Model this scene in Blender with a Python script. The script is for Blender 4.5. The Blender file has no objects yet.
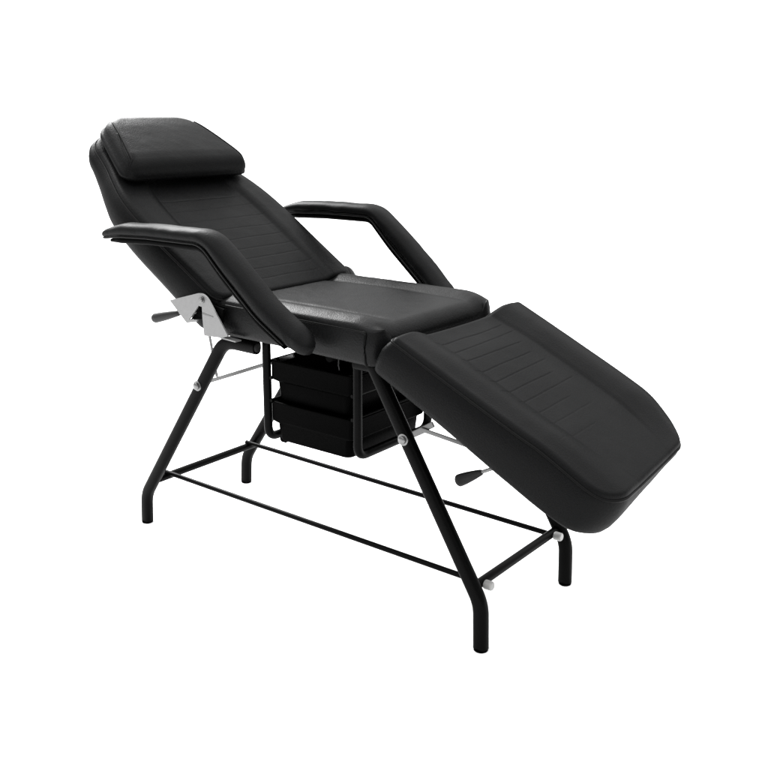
import bpy, bmesh, math, random
from mathutils import Vector, Matrix, noise

random.seed(4)
S = bpy.context.scene
COL = S.collection
V = Vector
rad = math.radians

# ------------------------------------------------------------------ materials
def new_mat(name):
    m = bpy.data.materials.new(name); m.use_nodes = True
    return m, m.node_tree.nodes, m.node_tree.links, m.node_tree.nodes['Principled BSDF']

def leather(name, base, rough, spec, grain=1.0, mottle=0.25, dull=.0):
    m, N, L, P = new_mat(name)
    tc = N.new('ShaderNodeTexCoord')
    # pebbled grain
    vo = N.new('ShaderNodeTexVoronoi'); vo.feature = 'SMOOTH_F1'; vo.inputs['Scale'].default_value = 330
    vo.inputs['Smoothness'].default_value = .6
    n1 = N.new('ShaderNodeTexNoise'); n1.inputs['Scale'].default_value = 140; n1.inputs['Detail'].default_value = 5
    n2 = N.new('ShaderNodeTexNoise'); n2.inputs['Scale'].default_value = 9; n2.inputs['Detail'].default_value = 4
    for n in (vo, n1, n2): L.new(tc.outputs['Object'], n.inputs['Vector'])
    b1 = N.new('ShaderNodeBump'); b1.inputs['Strength'].default_value = .42 * grain; b1.inputs['Distance'].default_value = .0007
    L.new(vo.outputs['Distance'], b1.inputs['Height'])
    b2 = N.new('ShaderNodeBump'); b2.inputs['Strength'].default_value = .35 * grain; b2.inputs['Distance'].default_value = .0009
    L.new(n1.outputs['Fac'], b2.inputs['Height']); L.new(b1.outputs['Normal'], b2.inputs['Normal'])
    b3 = N.new('ShaderNodeBump'); b3.inputs['Strength'].default_value = .12; b3.inputs['Distance'].default_value = .01
    L.new(n2.outputs['Fac'], b3.inputs['Height']); L.new(b2.outputs['Normal'], b3.inputs['Normal'])
    L.new(b3.outputs['Normal'], P.inputs['Normal'])
    mr = N.new('ShaderNodeMapRange'); mr.inputs['To Min'].default_value = rough - .03; mr.inputs['To Max'].default_value = rough + .04
    mr.inputs['From Min'].default_value = .3; mr.inputs['From Max'].default_value = .7
    L.new(n2.outputs['Fac'], mr.inputs['Value']); L.new(mr.outputs['Result'], P.inputs['Roughness'])
    mx = N.new('ShaderNodeMix'); mx.data_type = 'RGBA'
    mx.inputs['A'].default_value = (*[c * (1 - mottle) for c in base], 1); mx.inputs['B'].default_value = (*[c * (1 + mottle) for c in base], 1)
    L.new(n1.outputs['Fac'], mx.inputs['Factor']); L.new(mx.outputs['Result'], P.inputs['Base Color'])
    P.inputs['Specular IOR Level'].default_value = spec
    # matt finish: part of the surface scatters like dark cloth and has no sheen
    if dull: dull_mix(m, dull, base)
    return m

def dull_mix(m, fac, base):
    N, L = m.node_tree.nodes, m.node_tree.links
    P = N['Principled BSDF']; out = [n for n in N if n.type == 'OUTPUT_MATERIAL'][0]
    d = N.new('ShaderNodeBsdfDiffuse'); d.inputs['Color'].default_value = (*[c*.7 for c in base], 1)
    mx = N.new('ShaderNodeMixShader'); mx.inputs[0].default_value = fac
    L.new(P.outputs[0], mx.inputs[1]); L.new(d.outputs[0], mx.inputs[2]); L.new(mx.outputs[0], out.inputs['Surface'])

def simple(name, base, rough, spec=.5, metal=0., bump=.0, scale=60):
    m, N, L, P = new_mat(name)
    tc = N.new('ShaderNodeTexCoord'); n = N.new('ShaderNodeTexNoise'); n.inputs['Scale'].default_value = scale; n.inputs['Detail'].default_value = 6
    L.new(tc.outputs['Object'], n.inputs['Vector'])
    mx = N.new('ShaderNodeMix'); mx.data_type = 'RGBA'
    mx.inputs['A'].default_value = (*[c * .85 for c in base], 1); mx.inputs['B'].default_value = (*[min(1, c * 1.15) for c in base], 1)
    L.new(n.outputs['Fac'], mx.inputs['Factor']); L.new(mx.outputs['Result'], P.inputs['Base Color'])
    mr = N.new('ShaderNodeMapRange'); mr.inputs['To Min'].default_value = max(.03, rough - .06); mr.inputs['To Max'].default_value = rough + .06
    L.new(n.outputs['Fac'], mr.inputs['Value']); L.new(mr.outputs['Result'], P.inputs['Roughness'])
    P.inputs['Metallic'].default_value = metal; P.inputs['Specular IOR Level'].default_value = spec
    if bump:
        b = N.new('ShaderNodeBump'); b.inputs['Strength'].default_value = bump; b.inputs['Distance'].default_value = .001
        L.new(n.outputs['Fac'], b.inputs['Height']); L.new(b.outputs['Normal'], P.inputs['Normal'])
    return m

M_LEATHER = leather('black_vinyl', (.0030, .0031, .0032), .45, .15, 1.15, dull=.67)
M_ARMLEA = leather('black_vinyl_arm', (.0034, .0035, .0036), .47, .15, dull=.62)  # copy of the pad vinyl, made lighter and less matt for brighter arm tops
M_SEATLEA = leather('black_vinyl_polished', (.0030, .0031, .0032), .40, .23, 1.15, dull=.59)
M_PIPE = leather('vinyl_piping', (.002, .002, .002), .36, .14, .3, dull=.6)
M_FRAME = simple('black_powder_coat', (.0010, .0010, .0010), .34, .06, bump=.15, scale=300); dull_mix(M_FRAME, .45, (.001, .001, .001))
M_PLAST = simple('black_moulded_plastic', (.0006, .0006, .0006), .42, .02, bump=.2, scale=220); dull_mix(M_PLAST, .7, (.0006, .0006, .0006))
M_BASE = simple('black_board', (.001, .001, .001), .6, .04); dull_mix(M_BASE, .6, (.001, .001, .001))
M_STEEL = simple('zinc_plated_steel', (.15, .15, .15), .45, .4, .4, .15, 90)
M_BOLT = simple('bright_bolt_steel', (.13, .13, .13), .30, .5, .8, .25, 150)
M_RODST = simple('dull_steel_strip', (.10, .10, .10), .4, .4, .6, .1, 120)
M_CAP = simple('white_plastic_cap', (.25, .25, .245), .4, .3)
M_GRIP = simple('grip_rubber', (.012, .012, .012), .5, .1, bump=.3, scale=250)
M_THREAD = simple('dark_thread', (.003, .003, .003), .8, .1)

# ------------------------------------------------------------------ helpers
def link(name, bm, mat, parent=None, smooth=True, angle=None):
    bmesh.ops.recalc_face_normals(bm, faces=bm.faces)
    me = bpy.data.meshes.new(name); bm.to_mesh(me); bm.free()
    if smooth:
        for p in me.polygons: p.use_smooth = True
        if angle: me.set_sharp_from_angle(angle=rad(angle))
    me.materials.append(mat)
    o = bpy.data.objects.new(name, me); COL.objects.link(o)
    if parent: o.parent = parent
    return o

def fillet(pts, r, n=10):
    """round the corners of a polyline; r = radius or list"""
    out = [V(pts[0])]
    for i in range(1, len(pts) - 1):
        p0, p, p1 = V(pts[i-1]), V(pts[i]), V(pts[i+1])
        a = (p0 - p).normalized(); b = (p1 - p).normalized()
        rr = r[i-1] if isinstance(r, (list, tuple)) else r
        ang = a.angle(b); t = min(rr / math.tan(ang / 2), (p0-p).length*.48, (p1-p).length*.48)
        A = p + a*t; B = p + b*t
        for k in range(n + 1):
            u = k / n
            out.append((1-u)**2 * A + 2*u*(1-u) * p + u*u * B)
    out.append(V(pts[-1]))
    return out

def resample(pts, step):
    L = [0]
    for a, b in zip(pts, pts[1:]): L.append(L[-1] + (b-a).length)
    n = max(2, int(L[-1] / step)); out = []; j = 0
    for i in range(n + 1):
        s = L[-1] * i / n
        while j < len(pts) - 2 and L[j+1] < s: j += 1
        d = L[j+1] - L[j]
        out.append(pts[j].lerp(pts[j+1], (s - L[j]) / d if d else 0))
    return out

def sweep(bm, pts, a, b=None, side=V((0, 1, 0)), seg=20, pw=2.0, closed=False, cap=True, scale=None):
    """tube: a = half size in the plane perpendicular to `side`, b = half size along side"""
    b = b or a; rings = []; n = len(pts)
    for i, p in enumerate(pts):
        if closed: t = (pts[(i+1) % n] - pts[i-1]).normalized()
        else: t = (pts[min(i+1, n-1)] - pts[max(i-1, 0)]).normalized()
        s = (side - t * side.dot(t))
        if s.length < 1e-4: s = t.orthogonal()
        s.normalize(); u = s.cross(t).normalized()
        k = scale(i / (n-1)) if scale else (1, 1)
        ring = []
        for j in range(seg):
            th = 2*math.pi*j/seg; c, d = math.cos(th), math.sin(th)
            cx = math.copysign(abs(c)**(2/pw), c); dx = math.copysign(abs(d)**(2/pw), d)
            ring.append(bm.verts.new(p + u*(a*cx*k[0]) + s*(b*dx*k[1])))
        rings.append(ring)
    m = n if closed else n - 1
    for i in range(m):
        r0, r1 = rings[i], rings[(i+1) % n]
        for j in range(seg):
            bm.faces.new((r0[j], r0[(j+1) % seg], r1[(j+1) % seg], r1[j]))
    if cap and not closed:
        bm.faces.new(rings[0]); bm.faces.new(rings[-1][::-1])
    return rings

def tube(name, pts, a, mat, parent, b=None, side=V((0, 1, 0)), pw=2.0, seg=20, r=None, n=10, scale=None, angle=50):
    bm = bmesh.new()
    p = fillet(pts, r, n) if r else [V(q) for q in pts]
    sweep(bm, p, a, b, side, seg, pw, scale=scale)
    return link(name, bm, mat, parent, True, angle)

def lathe(bm, p0, p1, prof, seg=28):
    """prof: list of (t along p0..p1 in metres, radius)"""
    p0, p1 = V(p0), V(p1); ax = (p1-p0).normalized(); u = ax.orthogonal().normalized(); w = ax.cross(u)
    rings = []
    for t, r in prof:
        c = p0 + ax*t
        rings.append([bm.verts.new(c + (u*math.cos(2*math.pi*j/seg) + w*math.sin(2*math.pi*j/seg))*max(r, 1e-5)) for j in range(seg)])
    for r0, r1 in zip(rings, rings[1:]):
        for j in range(seg): bm.faces.new((r0[j], r0[(j+1) % seg], r1[(j+1) % seg], r1[j]))
    bm.faces.new(rings[0]); bm.faces.new(rings[-1][::-1])

def lathe_obj(name, p0, d, prof, mat, parent, angle=40):
    bm = bmesh.new(); p0 = V(p0); lathe(bm, p0, p0 + V(d), prof)
    return link(name, bm, mat, parent, True, angle)

def box(bm, lo, hi, bev=.0):
    lo, hi = V(lo), V(hi)
    vs = [bm.verts.new((x, y, z)) for x in (lo.x, hi.x) for y in (lo.y, hi.y) for z in (lo.z, hi.z)]
    for f in ((0,1,3,2), (4,6,7,5), (0,4,5,1), (2,3,7,6), (0,2,6,4), (1,5,7,3)):
        bm.faces.new([vs[i] for i in f])

def ss(a, b, x):
    t = max(0., min(1., (x-a)/(b-a))); return t*t*(3-2*t)

def interp(tab, x):
    """smooth curve through the table (Catmull-Rom on uneven knots)"""
    n = len(tab)
    if x <= tab[0][0]: return tab[0][1]
    if x >= tab[-1][0]: return tab[-1][1]
    sl = []
    for i in range(n):
        a, b = tab[max(0, i-1)], tab[min(n-1, i+1)]; sl.append((b[1]-a[1])/(b[0]-a[0]))
    for i in range(n-1):
        (x0, y0), (x1, y1) = tab[i], tab[i+1]
        if x <= x1:
            d = x1-x0; u = (x-x0)/d
            return (2*u**3-3*u*u+1)*y0 + (u**3-2*u*u+u)*d*sl[i] + (3*u*u-2*u**3)*y1 + (u**3-u*u)*d*sl[i+1]

def stations(a, b, ra, rb, n):
    """dense near the ends so that the corners are round"""
    out = []
    k = 14
    for i in range(k): out.append(a + ra*(1-math.cos(math.pi/2*i/k)))
    for i in range(n+1): out.append(a + ra + (b-rb-a-ra)*i/n)
    for i in range(k-1, -1, -1): out.append(b - rb*(1-math.cos(math.pi/2*i/k)))
    return out

def pad(name, O, T, Nv, s0, s1, r0, r1, W, top, thick, profile, mat, parent, R=.013, n=300, m=110, wav=.0006, pipe=.0032, pmat=None, seed=0., tuck0=None, R1=None, R0=None, skew=None):
    """upholstered pad. O origin, T length axis, Nv surface normal, v runs along +Y."""
    O, T, Nv = V(O), V(T).normalized(), V(Nv).normalized(); Yv = V((0, 1, 0))
    ST = stations(s0, s1, r0, r1, n)
    def inset(s):
        q = 0.
        if s < s0 + r0: q = r0 - math.sqrt(max(0, r0*r0 - (r0-(s-s0))**2))
        if s > s1 - r1: q = max(q, r1 - math.sqrt(max(0, r1*r1 - (r1-(s1-s))**2)))
        return q
    def place(s, v, h): return O + T*(s + (skew(s, v) if skew else 0)) + Yv*v + Nv*h
    bm = bmesh.new(); grid = []; plan = []
    for s in ST:
        w = W(s) - inset(s); row = []; prow = []
        for j in range(m+1):
            u = -1 + 2*j/m; u = math.sin(u*math.pi/2)*.35 + u*.65
            v = w*u
            d = min(w-abs(v), s-s0, s1-s)
            if s < s0+r0 or s > s1-r1:          # true distance inside the round corners
                rr, e = (r0, s0+r0-s) if s < s0+r0 else (r1, s-(s1-r1))
                cy = abs(v) - (W(s)-rr)
                if cy > 0: d = rr - math.hypot(e, cy)
            d = max(d, 0.)
            h = top(s, v)
            Rk = R
            if R1 and s > s1-.1:                         # larger radius where the front rolls over
                g = max(0., (s-(s1-.1))/.1); e = ss(0, .03, w-abs(v)); Rk = R + (R1-R)*g*e
            if R0 and s < s0+.1:
                g = max(0., ((s0+.1)-s)/.1); e = ss(0, .03, w-abs(v)); Rk = R + (R0-R)*g*e
            if d < Rk: h -= Rk*(1-math.sqrt(max(0, 1-(1-d/Rk)**2)))
            h += (noise.noise(V((s*14+seed, v*14, seed)))*1.0 + .5*noise.noise(V((s*40, v*40+seed, 2)))) * wav * min(1, d/.02)
            row.append(bm.verts.new(place(s, v, h))); prow.append((s, v, h))
        grid.append(row); plan.append(prow)
    nr = len(ST)
    for i in range(nr-1):
        for j in range(m):
            bm.faces.new((grid[i][j], grid[i][j+1], grid[i+1][j+1], grid[i+1][j]))
    loop = [(0, j) for j in range(m)] + [(i, m) for i in range(nr-1)] + [(nr-1, j) for j in range(m, 0, -1)] + [(i, 0) for i in range(nr-1, 0, -1)]
    P = [plan[i][j] for i, j in loop]; K = len(P)
    # smoothed outward normals
    nm = []
    for k in range(K):
        a, b = P[k-1], P[(k+1) % K]; dx, dy = b[0]-a[0], b[1]-a[1]
        l = math.hypot(dx, dy) or 1; nm.append((-dy/l, dx/l))
    ctr = (s0+s1)/2
    for _ in range(3): nm = [((nm[k-1][0]+2*nm[k][0]+nm[(k+1) % K][0])/4, (nm[k-1][1]+2*nm[k][1]+nm[(k+1) % K][1])/4) for k in range(K)]
    k0 = m//2   # middle of the first end: outward is -s
    if nm[k0][0] > 0: nm = [(-a, -b) for a, b in nm]
    prev = [grid[i][j] for i, j in loop]
    for (f, o) in profile:
        ring = []
        for k, (s, v, h) in enumerate(P):
            t = thick(s); wv = noise.noise(V((s*9+seed, v*9, f*3)))*.0012*min(1, f*4)*(1 if f < .95 else 0)
            oo = o + wv
            sx = s + nm[k][0]*oo; vx = v + nm[k][1]*oo
            if tuck0: sx += tuck0(s, f, v)
            ring.append(bm.verts.new(place(sx, vx, h*(1-f) + (-t)*f)))
        for k in range(K):
            bm.faces.new((prev[k], prev[(k+1) % K], ring[(k+1) % K], ring[k]))
        prev = ring
    idx = {ij: prev[k] for k, ij in enumerate(loop)}
    bm.faces.new([idx[(0, j)] for j in range(m+1)] + [idx[(1, m)], idx[(1, 0)]])
    for i in range(1, nr-2):
        bm.faces.new((idx[(i, 0)], idx[(i, m)], idx[(i+1, m)], idx[(i+1, 0)]))
    bm.faces.new([idx[(nr-1, j)] for j in range(m+1)] + [idx[(nr-2, m)], idx[(nr-2, 0)]])
    o = link(name, bm, mat, parent)
    if pipe == 'gusset':
        for sg in (-1, 1):
            q = []
            for (s, v, h) in [plan[i][0 if sg < 0 else m] for i in range(nr-1, -1, -1)]:
                if s > s0 + r0*.35: q.append(place(s, v + sg*.0008, h)); last = (s, v, h)
            s, v, h = last
            for f, o_ in profile[:4]:
                q.append(place(s-.0008-o_*.6, v + sg*(o_*.8+.0005), h*(1-f) - thick(s)*f))
            bm = bmesh.new(); sweep(bm, fillet([q[0]]+[p for a, p in zip(q, q[1:]) if (p-a).length > .003], .006, 4), .0028, .0028, side=Nv, seg=8)
            link('piping', bm, pmat or M_PIPE, o)
    elif pipe == 'sides':
        # piping follows each side panel: along the top, then down the front corner
        for sg in (-1, 1):
            q = []
            for (s, v, h) in [plan[i][0 if sg < 0 else m] for i in range(nr)]:
                if s < s1 - r1*.85: q.append(place(s, v + sg*.0022, h+.0004)); last = (s, v, h)
            s, v, h = last
            for f, o_ in (profile if sg < 0 else []):
                q.append(place(s+.0015, v + sg*(o_+.0005), h*(1-f) - thick(s)*f))
            bm = bmesh.new(); sweep(bm, fillet([q[0]]+[p for a, p in zip(q, q[1:]) if (p-a).length > .003], .006, 4), .0029, .0029, side=Nv, seg=8)
            link('piping', bm, pmat or M_PIPE, o)
    elif pipe:
        pts = [place(s + nm[k][0]*.0012, v + nm[k][1]*.0012, h - .0015) for k, (s, v, h) in enumerate(P)]
        # thin out doubled points
        q = [pts[0]]
        for p in pts[1:]:
            if (p-q[-1]).length > .0035: q.append(p)
        bm = bmesh.new(); sweep(bm, q, pipe, pipe, side=Nv, seg=8, closed=True)
        link('piping', bm, pmat or M_PIPE, o)
    return o

def groove(s, lines, half, v, depth, width):
    g = 0.
    for i, (l, va, vb, sk) in enumerate(lines):
        c = l + sk*v + .002*noise.noise(V((v*12, i*7., 0)))
        d = abs(s-c)
        if d < width*3:
            e = ss(va-.012, va+.004, v) * (1-ss(vb-.004, vb+.012, v))
            g += depth*math.exp(-(d/width)**2)*e
    return g

# ------------------------------------------------------------------ the chair
ROOT = bpy.data.objects.new('treatment_chair', None); COL.objects.link(ROOT)
ROOT['label'] = 'reclined black vinyl treatment chair with padded armrests and tubular frame on white floor'
ROOT['category'] = 'treatment chair'

SIDEP = [(.05, .003), (.16, .0075), (.35, .011), (.6, .010), (.8, .006), (.92, .0), (.98, -.008), (1.0, -.018)]

# backrest -------------------------------------------------------------------
AB = rad(32.6)
BO = V((-.203, 0, .730)); BT = V((-math.cos(AB), 0, math.sin(AB))); BN = V((math.sin(AB), 0, math.cos(AB)))
BW = [(-.05, .256), (.10, .258), (.24, .261), (.33, .257), (.39, .247), (.45, .228), (.51, .206), (.57, .190), (.66, .176)]
BL = [(.012, -.155, .150, -.01), (.050, -.158, .155, -.012), (.092, -.160, .150, .004), (.131, -.162, .150, -.006), (.173, -.160, .150, .008), (.216, -.158, .152, -.006), (.259, -.150, .155, .004), (.308, -.15, .155, .003), (.350, -.15, .15, -.004)]
def back_top(s, v):
    w = interp(BW, s); a = abs(v)
    bol = ss(w-.125, w-.075, a) * (1-ss(w-.04, w+.01, a)*.55)
    h = -.006 + .011*bol
    h -= .0022*math.exp(-((a-(w-.105))/.006)**2) * (1-ss(.40, .46, s))
    h -= groove(s, BL, .15, v, .0009, .0016) 
    return h
def back_thick(s): return interp([(-.05, .118), (.02, .113), (.12, .107), (.30, .102), (.40, .098), (.46, .090), (.52, .082), (.58, .068), (.66, .055)], s)
back = pad('backrest', BO, BT, BN, -.035, .655, .035, .075, lambda s: interp(BW, s), back_top, back_thick, SIDEP, M_LEATHER, ROOT, R=.012, seed=1.3)

# headrest -------------------------------------------------------------------
def hr_w(s): return interp([(.40, .219), (.46, .211), (.55, .186), (.61, .165), (.68, .136)], s)
def hr_top(s, v):
    c = 1-(v/.23)**2
    return .069 + .007*c*math.sin(max(0, min(1, (s-.40)/.26))*math.pi) - .004*ss(.58, .66, s) - .006*(1-ss(.415, .47, s))
HP = [(.10, .003), (.25, .006), (.45, .006), (.65, .001), (.85, -.010), (1., -.022)]
HR = dict(s0=.412, s1=.660, R=.034)
head = pad('headrest', BO, BT, BN, HR['s0'], HR['s1'], .032, .060, hr_w, hr_top, lambda s: -.002, HP, M_LEATHER, ROOT, R=HR['R'], n=130, m=110, seed=4.1, wav=.0006, pipe=None,
    tuck0=lambda s, f, v: .022*f*(1-ss(.41, .5, s)))
# welted seams along both sides of the pillow, curling out over the lower corner
for sg in (-1, 1):
    for off, rr, lo in ((.0, .0030, 0), (.0085, .0022, .03)):
        q = []
        for k in range(60):
            s = .612 - k/59*(.612-.447)
            if lo and s > .56: continue
            d = .0165 + .004*math.sin((.645-s)/.2*math.pi) - off*(1-.5*ss(.5, .56, s))
            w_ = hr_w(s) - max(0, .06-math.sqrt(max(0, .06**2-max(0, .06-(.66-s))**2)))
            h = hr_top(s, w_-d) - .034*(1-math.sqrt(max(0, 1-(1-min(1, d/.034))**2)))
            q.append(BO + BT*s + V((0, sg*(w_-d), 0)) + BN*(h+.0004))
        for k in range(1, 7):                           # curl down over the corner
            u = k/6; s = .447-.020*u*(1-.3*u); d = (.0165-off)*(1-u)+.002*u
            w_ = hr_w(s) - .004*u
            h = hr_top(s, w_-d) - .034*(1-math.sqrt(max(0, 1-(1-min(1, d/.034))**2))) - .004*u
            q.append(BO + BT*s + V((0, sg*(w_-d), 0)) + BN*h)
        bm = bmesh.new(); sweep(bm, q, rr, rr, side=BN, seg=8)
        link('piping', bm, M_PIPE, head)

# seat -----------------------------------------------------------------------
SO = V((0, 0, .708)); SXT = V((1, 0, 0)); SN = V((0, 0, 1))
def seat_w(s): return interp([(-.24, .247), (.0, .247), (.2, .246), (.29, .243)], s)
def seat_top(s, v):
    w = seat_w(s); a = abs(v)
    cr = w - .092
    fr = 1-ss(.225, .292, s)
    bol = ss(cr, cr+.055, a)
    h = -.006 + .015*bol*(.45+.55*fr)
    h -= .0025*math.exp(-((a-cr)/.009)**2)*fr
    u = max(0, (a-(w-.062))/.062); h -= .015*u*u        # bolster rolls down to the side seam
    h -= .005*ss(.25, .295, s)
    h += .004*math.sin((s+.24)/.53*math.pi)*(1-bol)
    return h
seat = pad('seat', SO, SXT, SN, -.232, .296, .03, .032, seat_w, seat_top, lambda s: interp([(-.24, .092), (.0, .093), (.29, .100)], s),
    [(.05, .0005), (.15, .0025), (.35, .005), (.6, .005), (.82, .003), (.93, -.001), (1., -.016)], M_SEATLEA, ROOT, R=.007, R1=.036, seed=7.7, wav=.0007, pipe='sides')

# leg rest -------------------------------------------------------------------
AF = rad(-25.2)
FO = V((.373, 0, .6959)); FT = V((math.cos(AF), 0, math.sin(AF))); FN = V((-math.sin(AF), 0, math.cos(AF)))
FW = [(-.03, .263), (.1, .263), (.30, .260), (.38, .254), (.44, .245), (.50, .231), (.55, .216)]
FL = [(.034, -.164, .12, -.010), (.068, -.163, .125, -.035), (.106, -.160, .095, -.010), (.146, -.170, .080, -.025), (.182, -.162, .090, -.045), (.221, -.180, .060, -.031), (.258, -.165, .100, -.045), (.298, -.17, .01, -.04), (.337, -.165, .050, -.035), (.384, -.185, -.02, -.02)]
def foot_top(s, v):
    w = interp(FW, s); a = abs(v); k = 1-.75*ss(.38, .52, s)
    bol = ss(w-.150, w-.060, a)
    h = -.019*k*(1-bol) - .007*ss(w-.06, w, a)
    h -= .0022*math.exp(-((a-(w-.128))/.007)**2)*k
    h -= .010*(1-(a/w)**2)*(1-ss(.0, .12, s))
    h -= .028*ss(.36, .56, s)
    h -= groove(s, FL, .16, v, .0015*(1-.65*ss(.2, .4, s)), .0014)
    return h
def foot_thick(s): return interp([(-.03, .110), (.1, .114), (.2, .118), (.35, .129), (.45, .140), (.57, .148)], s)
FP = [(.04, .002), (.14, .006), (.32, .010), (.55, .010), (.75, .008), (.88, .004), (.96, -.004), (1., -.015)]
pad('leg_rest', FO, FT, FN, -.016, .540, .012, .068, lambda s: interp(FW, s), foot_top, foot_thick, FP, M_LEATHER, ROOT, R=.011, seed=11.,
    tuck0=lambda s, f, v: -.012*f*(1-ss(-.01, .06, s)) - (.010 + .045*ss(-.16, .16, v))*f**1.5*ss(.46, .53, s), skew=lambda s, v: -.018*(v/.25)*ss(.38, .52, s))

# armrests -------------------------------------------------------------------
def arm(sg):
    y = .322*sg; z = .880 if sg > 0 else .870
    ctl = [V((-.500, y, z-.022)), V((-.43, y, z-.006)), V((-.32, y, z-.001)), V((-.140 if sg > 0 else -.120, y, z)), V((.052 if sg > 0 else .044, .312*sg, .722)), V((.152, .290*sg, .638))]
    pts = resample(fillet(ctl, [.35, .5, .085, .3], 14), .008)
    def sc(u):
        k = min(1., .30 + .70*math.sqrt(max(0, 1-(1-min(1, u/.16))**2))) if u < .16 else 1.
        e = 1. if u < .93 else math.sqrt(max(.05, 1-((u-.93)/.075)**2))
        th = .68 + .32*ss(.46, .66, u)                  # the cushion is thinner under the forearm
        return (k*e*th, (k*.6+.4)*e)
    bm = bmesh.new(); sweep(bm, pts, .0262, .0335, seg=40, pw=2.35, scale=sc)
    for v in bm.verts:
        n_ = noise.noise(v.co*22)*.0014 + noise.noise(v.co*60)*.0005
        f = max(0, 1-(v.co - V((.13, .29*sg, .65))).length/.075)
        n_ += f*.004*math.sin(v.co.x*260 + v.co.z*120 + noise.noise(v.co*30)*3)
        v.co += V((0, sg*n_, n_))
    a = link('armrest', bm, M_ARMLEA, ROOT)
    # recessed board under the cushion and its trim piping
    low = []; trim_o = []; trim_i = []
    n = len(pts)
    for i in range(n):
        t = (pts[min(i+1, n-1)]-pts[max(i-1, 0)]).normalized(); up = V((-t.z, 0, t.x)) if t.x > 0 else V((t.z, 0, -t.x))
        u = i/(n-1); k = sc(u)
        low.append(pts[i] - up*(.0262*k[0] + .0050))
        for lst, q in ((trim_o, 1), (trim_i, -1)):
            lst.append(pts[i] - up*.0215*k[0] + V((0, sg*q*(.0335*k[1]*.90), 0)))
    e = int(n*.945)
    bm = bmesh.new(); sweep(bm, low[3:e], .0095, .026, seg=20, pw=3, scale=lambda u: (min(1, .5+u*7)*min(1, .2+(1-u)*9), min(1, .6+u*6)))
    link('armrest_board', bm, M_BASE, a, True, 50)
    for t in (trim_o, trim_i):
        bm = bmesh.new(); sweep(bm, t[1:e], .0022, .0022, seg=8)
        link('piping', bm, M_PIPE, a)
    return a
arm(-1); arm(1)

# legs -----------------------------------------------------------------------
def cap_disc(p, d, parent, r=.017):
    return lathe_obj('foot_cap', p, d, [(-.0009, r*.88), (.0005, r*.96), (.005, r*.98)], M_PLAST, parent)
def leg(pts, rr):
    return tube('leg', pts, .0172, M_FRAME, ROOT, b=.0145, pw=2.5, seg=28, r=rr, n=12)
legs = []
for sg in (-1, 1):
    y = .2*sg
    l = leg([(-.572, y, .006), (-.570, y, .092), (-.246, y, .572), (-.185, y, .588), (-.108, y, .588)] if False else
            [(-.574, y, .006), (-.569, y, .088), (-.222, y, .590), (-.108, y, .589)], [.10, .075])
    cap_disc((-.574, y, .001), (0, 0, 1), l)
    lathe_obj('end_plug', (-.108, y, .589), (1, 0, 0), [(-.004, .011), (.003, .0115), (.005, .009)], M_GRIP, l)
    legs.append(l)
    r = leg([(.560, y, .006), (.556, y, .112), (.256, y, .604), (.205, y, .604)], [.10, .02])
    cap_disc((.560, y, .001), (0, 0, 1), r)
    legs.append(r)
    # through bolts with washers
    for (L_, x, z) in ((l, -.316, .458), (r, .350, .452)):
        x0 = x; yy = y + sg*.0135
        bo = lathe_obj('bolt', (x0, yy, z), (0, sg, 0), [(0, .0135), (.0022, .0135), (.0026, .0095), (.0075, .0093), (.0095, .0065), (.010, .002)], M_BOLT, L_, 30)

# cross bars, long rods ------------------------------------------------------
tube('cross_bar', [(-.523, -.19, .142), (-.523, .19, .142)], .0108, M_FRAME, ROOT, side=V((0, 0, 1)))
tube('cross_bar', [(.532, -.19, .142), (.532, .19, .142)], .0110, M_FRAME, ROOT, side=V((0, 0, 1)))
for sg in (-1, 1):
    y = .163*sg
    rd = tube('long_rod', [(-.530, y, .1545), (.545, y, .1410)], .0066, M_FRAME, ROOT, seg=14)
    lathe_obj('rod_end_cap', (.543, y, .141), (1, 0, 0), [(0, .0102), (.002, .0109), (.017, .0105), (.0195, .0085), (.0198, .004)], M_CAP, rd, 35)

# under-seat frame -----------------------------------------------------------
bm = bmesh.new()
for x in (-.15, .12):
    sweep(bm, [V((x, -.195, .598)), V((x, .195, .598))], .010, .010, side=V((0, 0, 1)), seg=12)
box(bm, (-.21, -.185, .603), (.24, .185, .619))
link('seat_board', bm, M_BASE, ROOT, True, 40)
# little cord hanging under the seat edge
tube('pull_cord', [(.186, -.238, .615), (.187, -.240, .600), (.190, -.240, .590)], .0011, M_GRIP, seat, seg=8)

# tray rack ------------------------------------------------------------------
for x, zb in ((-.129, .338), (.166, .350)):
    tube('rack_loop', [(x, -.146, .600), (x, -.146, zb), (x, .146, zb), (x, .146, .600)], .0112, M_FRAME, ROOT, side=V((1, 0, 0)), r=.032, n=10)

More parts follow.
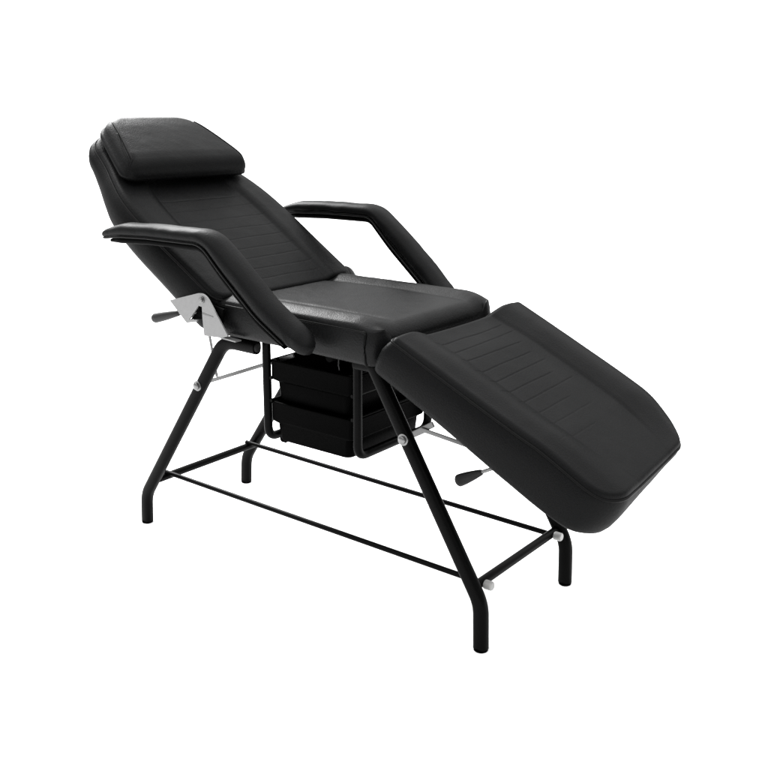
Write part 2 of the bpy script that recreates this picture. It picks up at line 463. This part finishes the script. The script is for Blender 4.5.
def tray(z0, z1, x0, x1, y0, y1, taper, lip, name='tray'):
    """open moulded tray with tapered walls and a rolled rim"""
    bm = bmesh.new()
    def rr(x0, x1, y0, y1, r, z):
        out = []
        for cx, cy, a0 in ((x1-r, y1-r, 0), (x0+r, y1-r, 90), (x0+r, y0+r, 180), (x1-r, y0+r, 270)):
            for k in range(7):
                a = rad(a0+90*k/6); out.append((cx+r*math.cos(a), cy+r*math.sin(a), z))
        return out
    tz = taper
    R_ = []
    spec = [(tz+.006, z0), (tz, z0+.006), (tz-.004, z1-lip-.006), (.002, z1-lip), (.0, z1-lip+.004), (.0, z1-.008), (-.002, z1-.006), (-.002, z1-.001), (.0, z1), (.010, z1), (.014, z1-.004), (tz+.006, z0+.006)]
    for ins, z in spec:
        R_.append([bm.verts.new(p) for p in rr(x0+ins, x1-ins, y0+ins*.5, y1-ins*.5, .018, z)])
    K = len(R_[0])
    for a, b in zip(R_, R_[1:]):
        for k in range(K): bm.faces.new((a[k], a[(k+1) % K], b[(k+1) % K], b[k]))
    bm.faces.new(R_[0]); bm.faces.new(R_[-1][::-1])
    o = link(name, bm, M_PLAST, ROOT, True, 45)
    return o
X0, X1 = -.118, .155
X0, X1 = -.119, .157
t2 = tray(.445, .548, X0, X1, -.150, .15, .020, .050)
t3 = tray(.336, .440, X0, X1, -.150, .15, .018, .052)
# runners the trays hang on, carried by the loops
for z in (.441, .500):
    for x in (-.114, .152):
        tube('tray_runner', [(x, -.150, z), (x, .150, z)], .0045, M_FRAME, ROOT, side=V((0, 0, 1)), seg=10)
for y in (-.125, .125):
    bm = bmesh.new(); lathe(bm, (-.100, y, .338), (-.085, y, .338), [(0, .010), (.002, .0115), (.013, .0115), (.015, .010)])
    link('runner_wheel', bm, M_PLAST, t3, True, 40)

# hinge brackets -------------------------------------------------------------
def plate(bm, poly, y, th, sg):
    a = [bm.verts.new((x, y, z)) for x, z in poly]; b = [bm.verts.new((x, y+sg*th, z)) for x, z in poly]
    bm.faces.new(a); bm.faces.new(b[::-1]); n = len(poly)
    for i in range(n): bm.faces.new((a[i], a[(i+1) % n], b[(i+1) % n], b[i]))
def rpoly(poly, r, n=5):
    out = []
    P = [V((x, z)) for x, z in poly]
    for i, p in enumerate(P):
        a = (P[i-1]-p).normalized(); b = (P[(i+1) % len(P)]-p).normalized(); rr = r[i]
        if rr < 1e-4: out.append(tuple(p)); continue
        for k in range(n+1):
            u = k/n; q = (1-u)**2*(p+a*rr)+2*u*(1-u)*p+u*u*(p+b*rr); out.append(tuple(q))
    return out
for sg in (-1, 1):
    bm = bmesh.new()
    poly = rpoly([(-.332, .692), (-.219, .724), (-.196, .719), (-.1265, .629), (-.150, .6215), (-.211, .6185), (-.214, .664), (-.214, .690), (-.226, .691), (-.262, .652), (-.233, .655), (-.235, .650), (-.273, .642)],
                 [0, .012, .014, .004, 0, .003, 0, 0, 0, 0, 0, 0, .003])
    plate(bm, poly, .2735*sg, .004, sg)
    # folded flanges of the plate, reaching in to the seat board
    plate(bm, [(-.160, .618), (-.108, .6155), (-.108, .6185), (-.160, .6215)], .252*sg, .020, sg)
    bmesh.ops.triangulate(bm, faces=bm.faces, ngon_method='EAR_CLIP')
    hb = link('hinge_bracket', bm, M_STEEL, ROOT, False)
    lathe_obj('hinge_bolt', (-.212, .2775*sg, .708), (0, sg, 0), [(0, .0085), (.002, .0085), (.0022, .006), (.006, .0058), (.0075, .0035)], M_BOLT, hb, 30)
    bm = bmesh.new()
    plate(bm, [(-.213, .676), (-.176, .671), (-.176, .669), (-.213, .672)], .2775*sg, .0008, sg)
    link('plate_seam', bm, M_RODST, hb, False)
    # dark inner hinge leaf seen through the notch
    bm = bmesh.new(); plate(bm, [(-.268, .650), (-.21, .700), (-.150, .69), (-.160, .625), (-.205, .660)], .262*sg, .006, sg)
    link('hinge_leaf', bm, M_BASE, hb, False)

# recline lever and ratchet struts -------------------------------------------
def grip(p0, p1, r0, r1, parent):
    p0, p1 = V(p0), V(p1); L_ = (p1-p0).length
    prof = [(0, r1*.55), (L_*.02, r1*.8), (L_*.08, r1)]
    for k in range(1, 10):
        u = k/10; prof.append((L_*(.08+.84*u), r1 + (r0-r1)*(1-(1-u)**1.6)))
    prof += [(L_*.94, r0), (L_*.985, r0*.82), (L_, r0*.4)]
    bm = bmesh.new(); lathe(bm, p0, p1, prof); return link('lever_grip', bm, M_GRIP, parent, True, 60)
lv = tube('recline_lever', [(-.325, -.262, .6575), (-.275, -.262, .668), (-.20, -.262, .672)], .0045, M_STEEL, ROOT, seg=12)
grip((-.312, -.262, .660), (-.415, -.262, .632), .0128, .0072, lv)

def flat(name, a, b, w, t, mat):
    return tube(name, [a, b], w, mat, ROOT, b=t, pw=6, seg=16, angle=40)
flat('support_strut', (-.366, -.12, .574), (-.343, -.12, .458), .0040, .002, M_RODST)
flat('support_strut', (-.371, -.12, .441), (-.060, -.12, .561), .0052, .0025, M_RODST)
# leg-rest ratchet
flat('ratchet_bar', (.290, -.10, .419), (.352, -.10, .459), .0072, .0025, M_RODST)
flat('support_strut', (.322, -.105, .442), (.450, -.105, .430), .0050, .002, M_RODST)
lv2 = tube('leg_rest_lever', [(.500, -.13, .385), (.590, -.13, .433)], .0042, M_STEEL, ROOT, seg=12)
grip((.506, -.13, .388), (.442, -.13, .351), .0145, .0072, lv2)

# ------------------------------------------------------------------ floor
bm = bmesh.new()
n = 48
ring = [bm.verts.new((90*math.cos(2*math.pi*k/n), 90*math.sin(2*math.pi*k/n), 0)) for k in range(n)]
bm.faces.new(ring)
fm = simple('white_studio_floor', (.90, .90, .90), .85, .1)
for n_ in fm.node_tree.nodes:
    if n_.type == 'MIX': n_.inputs['A'].default_value = (.90, .90, .90, 1); n_.inputs['B'].default_value = (.94, .94, .94, 1)
fl = link('floor', bm, fm, None, False)
fl['kind'] = 'structure'

# ------------------------------------------------------------------ light
w = bpy.data.worlds.new('World'); S.world = w; w.use_nodes = True
N = w.node_tree.nodes; L = w.node_tree.links; bg = N['Background']
tc = N.new('ShaderNodeTexCoord'); sep = N.new('ShaderNodeSeparateXYZ'); L.new(tc.outputs['Generated'], sep.inputs[0])
# white studio: bright ceiling, white wall behind the chair, darker room behind the camera
up = N.new('ShaderNodeMapRange'); up.interpolation_type = 'SMOOTHSTEP'
up.inputs['From Min'].default_value = .22; up.inputs['From Max'].default_value = .75; up.inputs['To Min'].default_value = 0; up.inputs['To Max'].default_value = 3.0
L.new(sep.outputs['Z'], up.inputs['Value'])
dot = N.new('ShaderNodeVectorMath'); dot.operation = 'DOT_PRODUCT'; dot.inputs[1].default_value = (-.607, .795, 0)
L.new(tc.outputs['Generated'], dot.inputs[0])
bk = N.new('ShaderNodeMapRange'); bk.interpolation_type = 'SMOOTHSTEP'
bk.inputs['From Min'].default_value = -.35; bk.inputs['From Max'].default_value = .55; bk.inputs['To Min'].default_value = .5; bk.inputs['To Max'].default_value = 1.15
L.new(dot.outputs['Value'], bk.inputs['Value'])
add = N.new('ShaderNodeMath'); add.operation = 'ADD'; L.new(up.outputs['Result'], add.inputs[0]); L.new(bk.outputs['Result'], add.inputs[1])
L.new(add.outputs[0], bg.inputs['Strength']); bg.inputs['Color'].default_value = (1, 1, 1, 1)

def area(name, loc, target, size, power):
    l = bpy.data.lights.new(name, 'AREA'); l.shape = 'RECTANGLE'; l.size, l.size_y = size; l.energy = power
    o = bpy.data.objects.new(name, l); COL.objects.link(o); o.location = loc
    o.rotation_euler = (V(target)-V(loc)).to_track_quat('-Z', 'Y').to_euler(); return o
area('softbox', (-2.6, .90, 2.55), (.1, -.2, .7), (1.5, 1.2), 270)

# ------------------------------------------------------------------ camera
cx, cy, cz, yaw, pitch, roll, f = 1.556134, -1.864377, 1.156413, .652089, .274975, .005462, 976.379
fw = V((-math.sin(yaw)*math.cos(pitch), math.cos(yaw)*math.cos(pitch), -math.sin(pitch)))
r_ = V((math.cos(yaw), math.sin(yaw), 0)); u_ = r_.cross(fw)
r2 = r_*math.cos(roll) + u_*math.sin(roll); u2 = u_*math.cos(roll) - r_*math.sin(roll)
cam = bpy.data.cameras.new('camera'); co = bpy.data.objects.new('camera', cam); COL.objects.link(co)
mt = Matrix((r2, u2, -fw)).transposed().to_4x4(); mt.translation = V((cx, cy, cz)); co.matrix_world = mt
cam.sensor_width = 36; cam.lens = f/768*36; cam.clip_end = 500; cam.clip_start = .05
S.camera = co
S.view_settings.view_transform = 'Standard'; S.view_settings.look = 'None'; S.view_settings.exposure = 0; S.view_settings.gamma = 1
S.render.engine = 'CYCLES'
